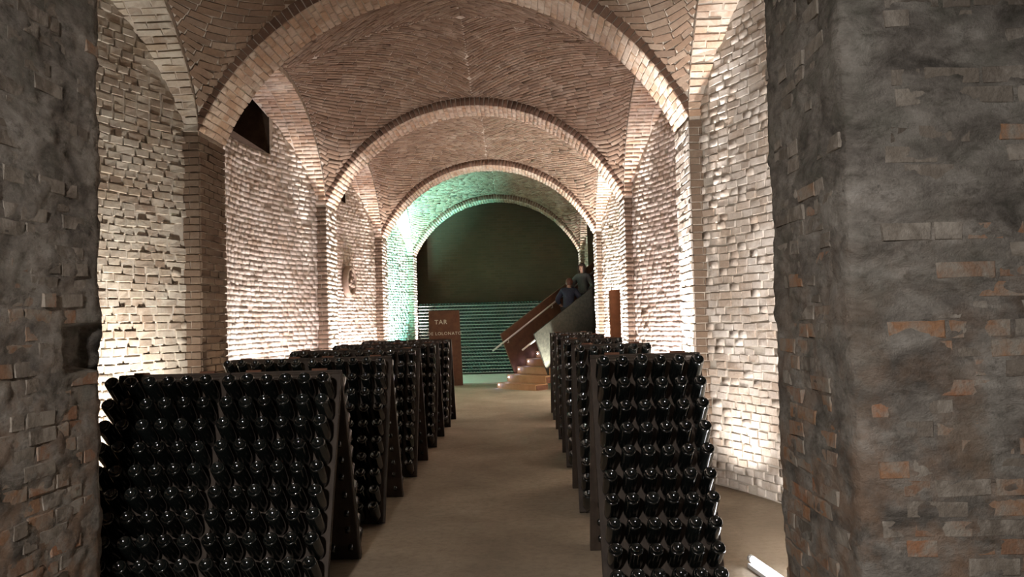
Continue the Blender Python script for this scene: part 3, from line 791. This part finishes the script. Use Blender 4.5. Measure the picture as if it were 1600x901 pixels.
# lamps: one small glow at the foot of the stair's outer side, as lit in the picture
spot('stair_uplight', tuple(S0+SA*.55+SB*1.75+Vector((0, 0, .08))), tuple(S0+SA*.48+SB*1.2+Vector((0, 0, .95))), 1500, (.95, 1, .92), 36, .3, .03)
for i in range(5):
    p = S0+SA*(RUN*i-.10)+SB*.10+Vector((0, 0, .08+RISE*i))
    d = bpy.data.lights.new('step_lamp', 'POINT'); d.energy = .5; d.color = (.66, .68, 1); d.shadow_soft_size = .02
    lo = bpy.data.objects.new('step_lamp', d); COL.objects.link(lo); lo.location = p

# ------------------------------------------------------------------ people on the stairs
def skin(name, verts, edges, radii, mat, parent, sub=2, root=0):
    me = bpy.data.meshes.new(name); me.from_pydata(verts, edges, []); me.update()
    o = new_obj(name, me, parent, mat)
    m = o.modifiers.new('Skin', 'SKIN'); m.use_smooth_shade = True
    sv_ = me.skin_vertices[0].data
    for i, r in enumerate(radii): sv_[i].radius = r if isinstance(r, tuple) else (r, r); sv_[i].use_root = (i == root)
    s_ = o.modifiers.new('Subdivision', 'SUBSURF'); s_.levels = sub; s_.render_levels = sub
    return o
def skinmat(c): return simple('skin_tone', c, .55, .35)
def person(loc, rz, hgt, label, jacket, trouser, haircol, lean, rhand, lhand, longhair, headturn):
    k = hgt/1.70; root = empty('person', loc, rz); tag(root, label, 'person')
    M_S = skinmat((.46, .27, .19)); M_J = simple('jacket_cloth', jacket, .85, .2, 0, .15, 20); M_T = simple('trouser_cloth', trouser, .85, .2, 0, .1, 20); M_H = simple('hair', haircol, .5, .4, 0, .25, 40); M_B = simple('shoe_leather', (.02, .018, .016), .5)
    # local: person faces -y; x to its left-hand side in view
    L = lambda z, y=0: (0, y-lean*max(0, z-.9), z)
    V = []; E = []; R = []
    def ad(p, r, to=None):
        V.append((p[0]*k, p[1]*k, p[2]*k)); R.append(tuple(q*k for q in r) if isinstance(r, tuple) else r*k)
        if to is not None: E.append((to, len(V)-1))
        return len(V)-1
    pel = ad(L(.94), (.135, .10)); wa = ad(L(1.08), (.125, .09), pel); ch = ad(L(1.28), (.15, .10), wa); sh = ad(L(1.41), (.11, .08), ch)
    nk = ad(L(1.49), .052, sh); hx_ = headturn
    h0 = ad((L(1.545)[0]+hx_*.01, L(1.545)[1]-.012, 1.545), (.062, .072), nk); h1 = ad((hx_*.015, L(1.61)[1]-.012, 1.61), (.072, .088), h0); h2 = ad((hx_*.015, L(1.665)[1]-.004, 1.665), (.066, .078), h1)
    legs = []
    for sx in (-1, 1):
        hp = ad((sx*.09, 0, .88), (.085, .085), pel); kn = ad((sx*.10, -.06 if sx > 0 else .02, .49), .055, hp); an = ad((sx*.10, -.02 if sx > 0 else .08, .09), .038, kn); to = ad((sx*.11, -.15 if sx > 0 else -.05, .035), (.036, .03), an); legs.append((hp, kn, an, to))
    arms = []
    for sx, hand in ((-1, rhand), (1, lhand)):
        s0 = ad((sx*.17, L(1.40)[1], 1.385), .052, sh); hv = Vector(hand); sv2 = Vector((sx*.19, L(1.38)[1], 1.37))
        el = (sv2+hv)/2+Vector((sx*.09, .07, -.05)); e0 = ad(el, .042, s0); wr = ad(hv, .026, e0)
        d = (hv-el).normalized(); pm_ = ad(hv+d*.06, (.034, .02), wr); side = d.cross(Vector((0, 0, 1))).normalized()
        for q, (off, ln) in enumerate(((-.027, .062), (-.009, .075), (.009, .070), (.027, .055))):
            f0 = ad(hv+d*.09+side*off, .0095, pm_); f1 = ad(hv+d*(.09+ln*.5)+side*off+Vector((0, 0, -.008)), .0088, f0); ad(hv+d*(.09+ln*.9)+side*off+Vector((0, 0, -.028)), .008, f1)
        t0 = ad(hv+d*.04+side*(-sx*.036), .0105, wr); ad(hv+d*.075+side*(-sx*.052)+Vector((0, 0, -.01)), .0095, t0)
        arms.append((s0, e0, wr))
    body = skin('body', V, E, R, M_S, root, 2, pel)
    def sub_(name, ids, edges, grow, mat, endtrim=None):
        vs = [V[i] for i in ids]; m_ = {i: j for j, i in enumerate(ids)}; es = [(m_[a], m_[b]) for a, b in edges]
        rs = [tuple(x+grow*k for x in R[i]) if isinstance(R[i], tuple) else R[i]+grow*k for i in ids]
        return skin(name, vs, es, rs, mat, root, 2, 0)
    lp = L(.80); hem = ad(lp, (.158, .122)); cl = ad(L(1.465), (.066, .066))
    V_body = len(V)-2
    ids = [wa, pel, ch, sh, hem, cl]; es = [(wa, pel), (wa, ch), (ch, sh), (pel, hem), (sh, cl)]
    for s0, e0, wr in arms: ids += [s0, e0, wr]; es += [(sh, s0), (s0, e0), (e0, wr)]
    sub_('jacket', ids, es, .034, M_J)
    ids = [pel]; es = []
    for hp, kn, an, to in legs: ids += [hp, kn, an]; es += [(pel, hp), (hp, kn), (kn, an)]
    sub_('trousers', ids, es, .030, M_T)
    for hp, kn, an, to in legs: skin('shoe', [V[an], V[to]], [(0, 1)], [(.05*k, .045*k), (.044*k, .034*k)], M_B, root, 1)
    # hair
    hb = L(1.63); hc = Vector((hx_*.013, hb[1]+.004, 1.615)); hm_ = MB(); na, nb = 28, 16; drop = .20 if longhair else .075
    for j in range(nb+1):
        for i in range(na):
            az = 2*math.pi*i/na; el = math.pi/2-(math.pi/2)*min(1, j/9); w_ = math.cos(el)
            wob = 1+.03*math.sin(az*9)+.02*math.sin(az*5+1)
            z = .115*math.sin(el); lowr = max(0, j-9)/(nb-9); z -= drop*lowr; fl = 1+.10*lowr*(1 if longhair else -.6)
            hm_.v.append(((hc.x+.093*w_*math.sin(az)*wob*fl)*k, (hc.y-.108*w_*math.cos(az)*wob*fl+(.012 if longhair else 0)*lowr)*k, (hc.z+z)*k))
    for j in range(nb):
        for i in range(na):
            az = 2*math.pi*(i+.5)/na; d_ = min(az, 2*math.pi-az)
            if j >= 6 and d_ < (.95 if j < 9 else 1.0): continue
            if not longhair and j >= 10 and d_ < 1.7: continue
            hm_.f.append((j*na+i, j*na+(i+1) % na, (j+1)*na+(i+1) % na, (j+1)*na+i))
    ho = hm_.build('hair', M_H, root, True); sm_ = ho.modifiers.new('Solidify', 'SOLIDIFY'); sm_.thickness = .022*k; sm_.offset = .4
    MB().lathe([(0, .030), (.006, .027), (.011, .014), (.014, 0)], 8, Matrix.Translation((hx_*.03*k, (hb[1]-.080)*k, 1.588*k)) @ Matrix.Rotation(math.pi/2+.35, 4, 'X')).build('nose', M_S, root, True)
    for sx in (-1, 1):
        MB().lathe([(0, .008), (.008, .004), (.011, -.004)], 8, Matrix.Translation(((sx*.030+hx_*.045)*k, (hb[1]-.094)*k, 1.622*k)) @ Matrix.Rotation(math.pi/2, 4, 'X')).build('eye', M_DARK, root, True)
    MB().box(((hx_*.045)*k, (hb[1]-.088)*k, 1.558*k), (.042*k, .012, .011*k), None, .003).build('mouth', simple('lip', (.32, .12, .10), .5), root)
    return root
def on_stair(t, wpos): 
    i = int(t/RUN); p = S0+SA*t+SB*wpos; p.z = .14+RISE*i; return p
face_down = math.atan2(-SA.y, -SA.x)+math.pi/2      # turns -y to run down the stairs
person(on_stair(2.52, .62), face_down+.25, 1.69, 'person with long dark hair in a grey jacket coming down the stairs', (.055, .055, .052), (.025, .025, .030), (.030, .014, .009), .10,
       (-.30, -.22, 1.02), (.27, -.20, .98), True, .3)
person(on_stair(1.93, .62), face_down+math.pi+.5, 1.66, 'person with reddish brown hair and dark blue jacket seen lower on the stairs', (.030, .034, .055), (.03, .03, .03), (.085, .028, .015), .22,
       (-.24, -.30, 1.08), (.30, -.24, 1.05), False, -.3)
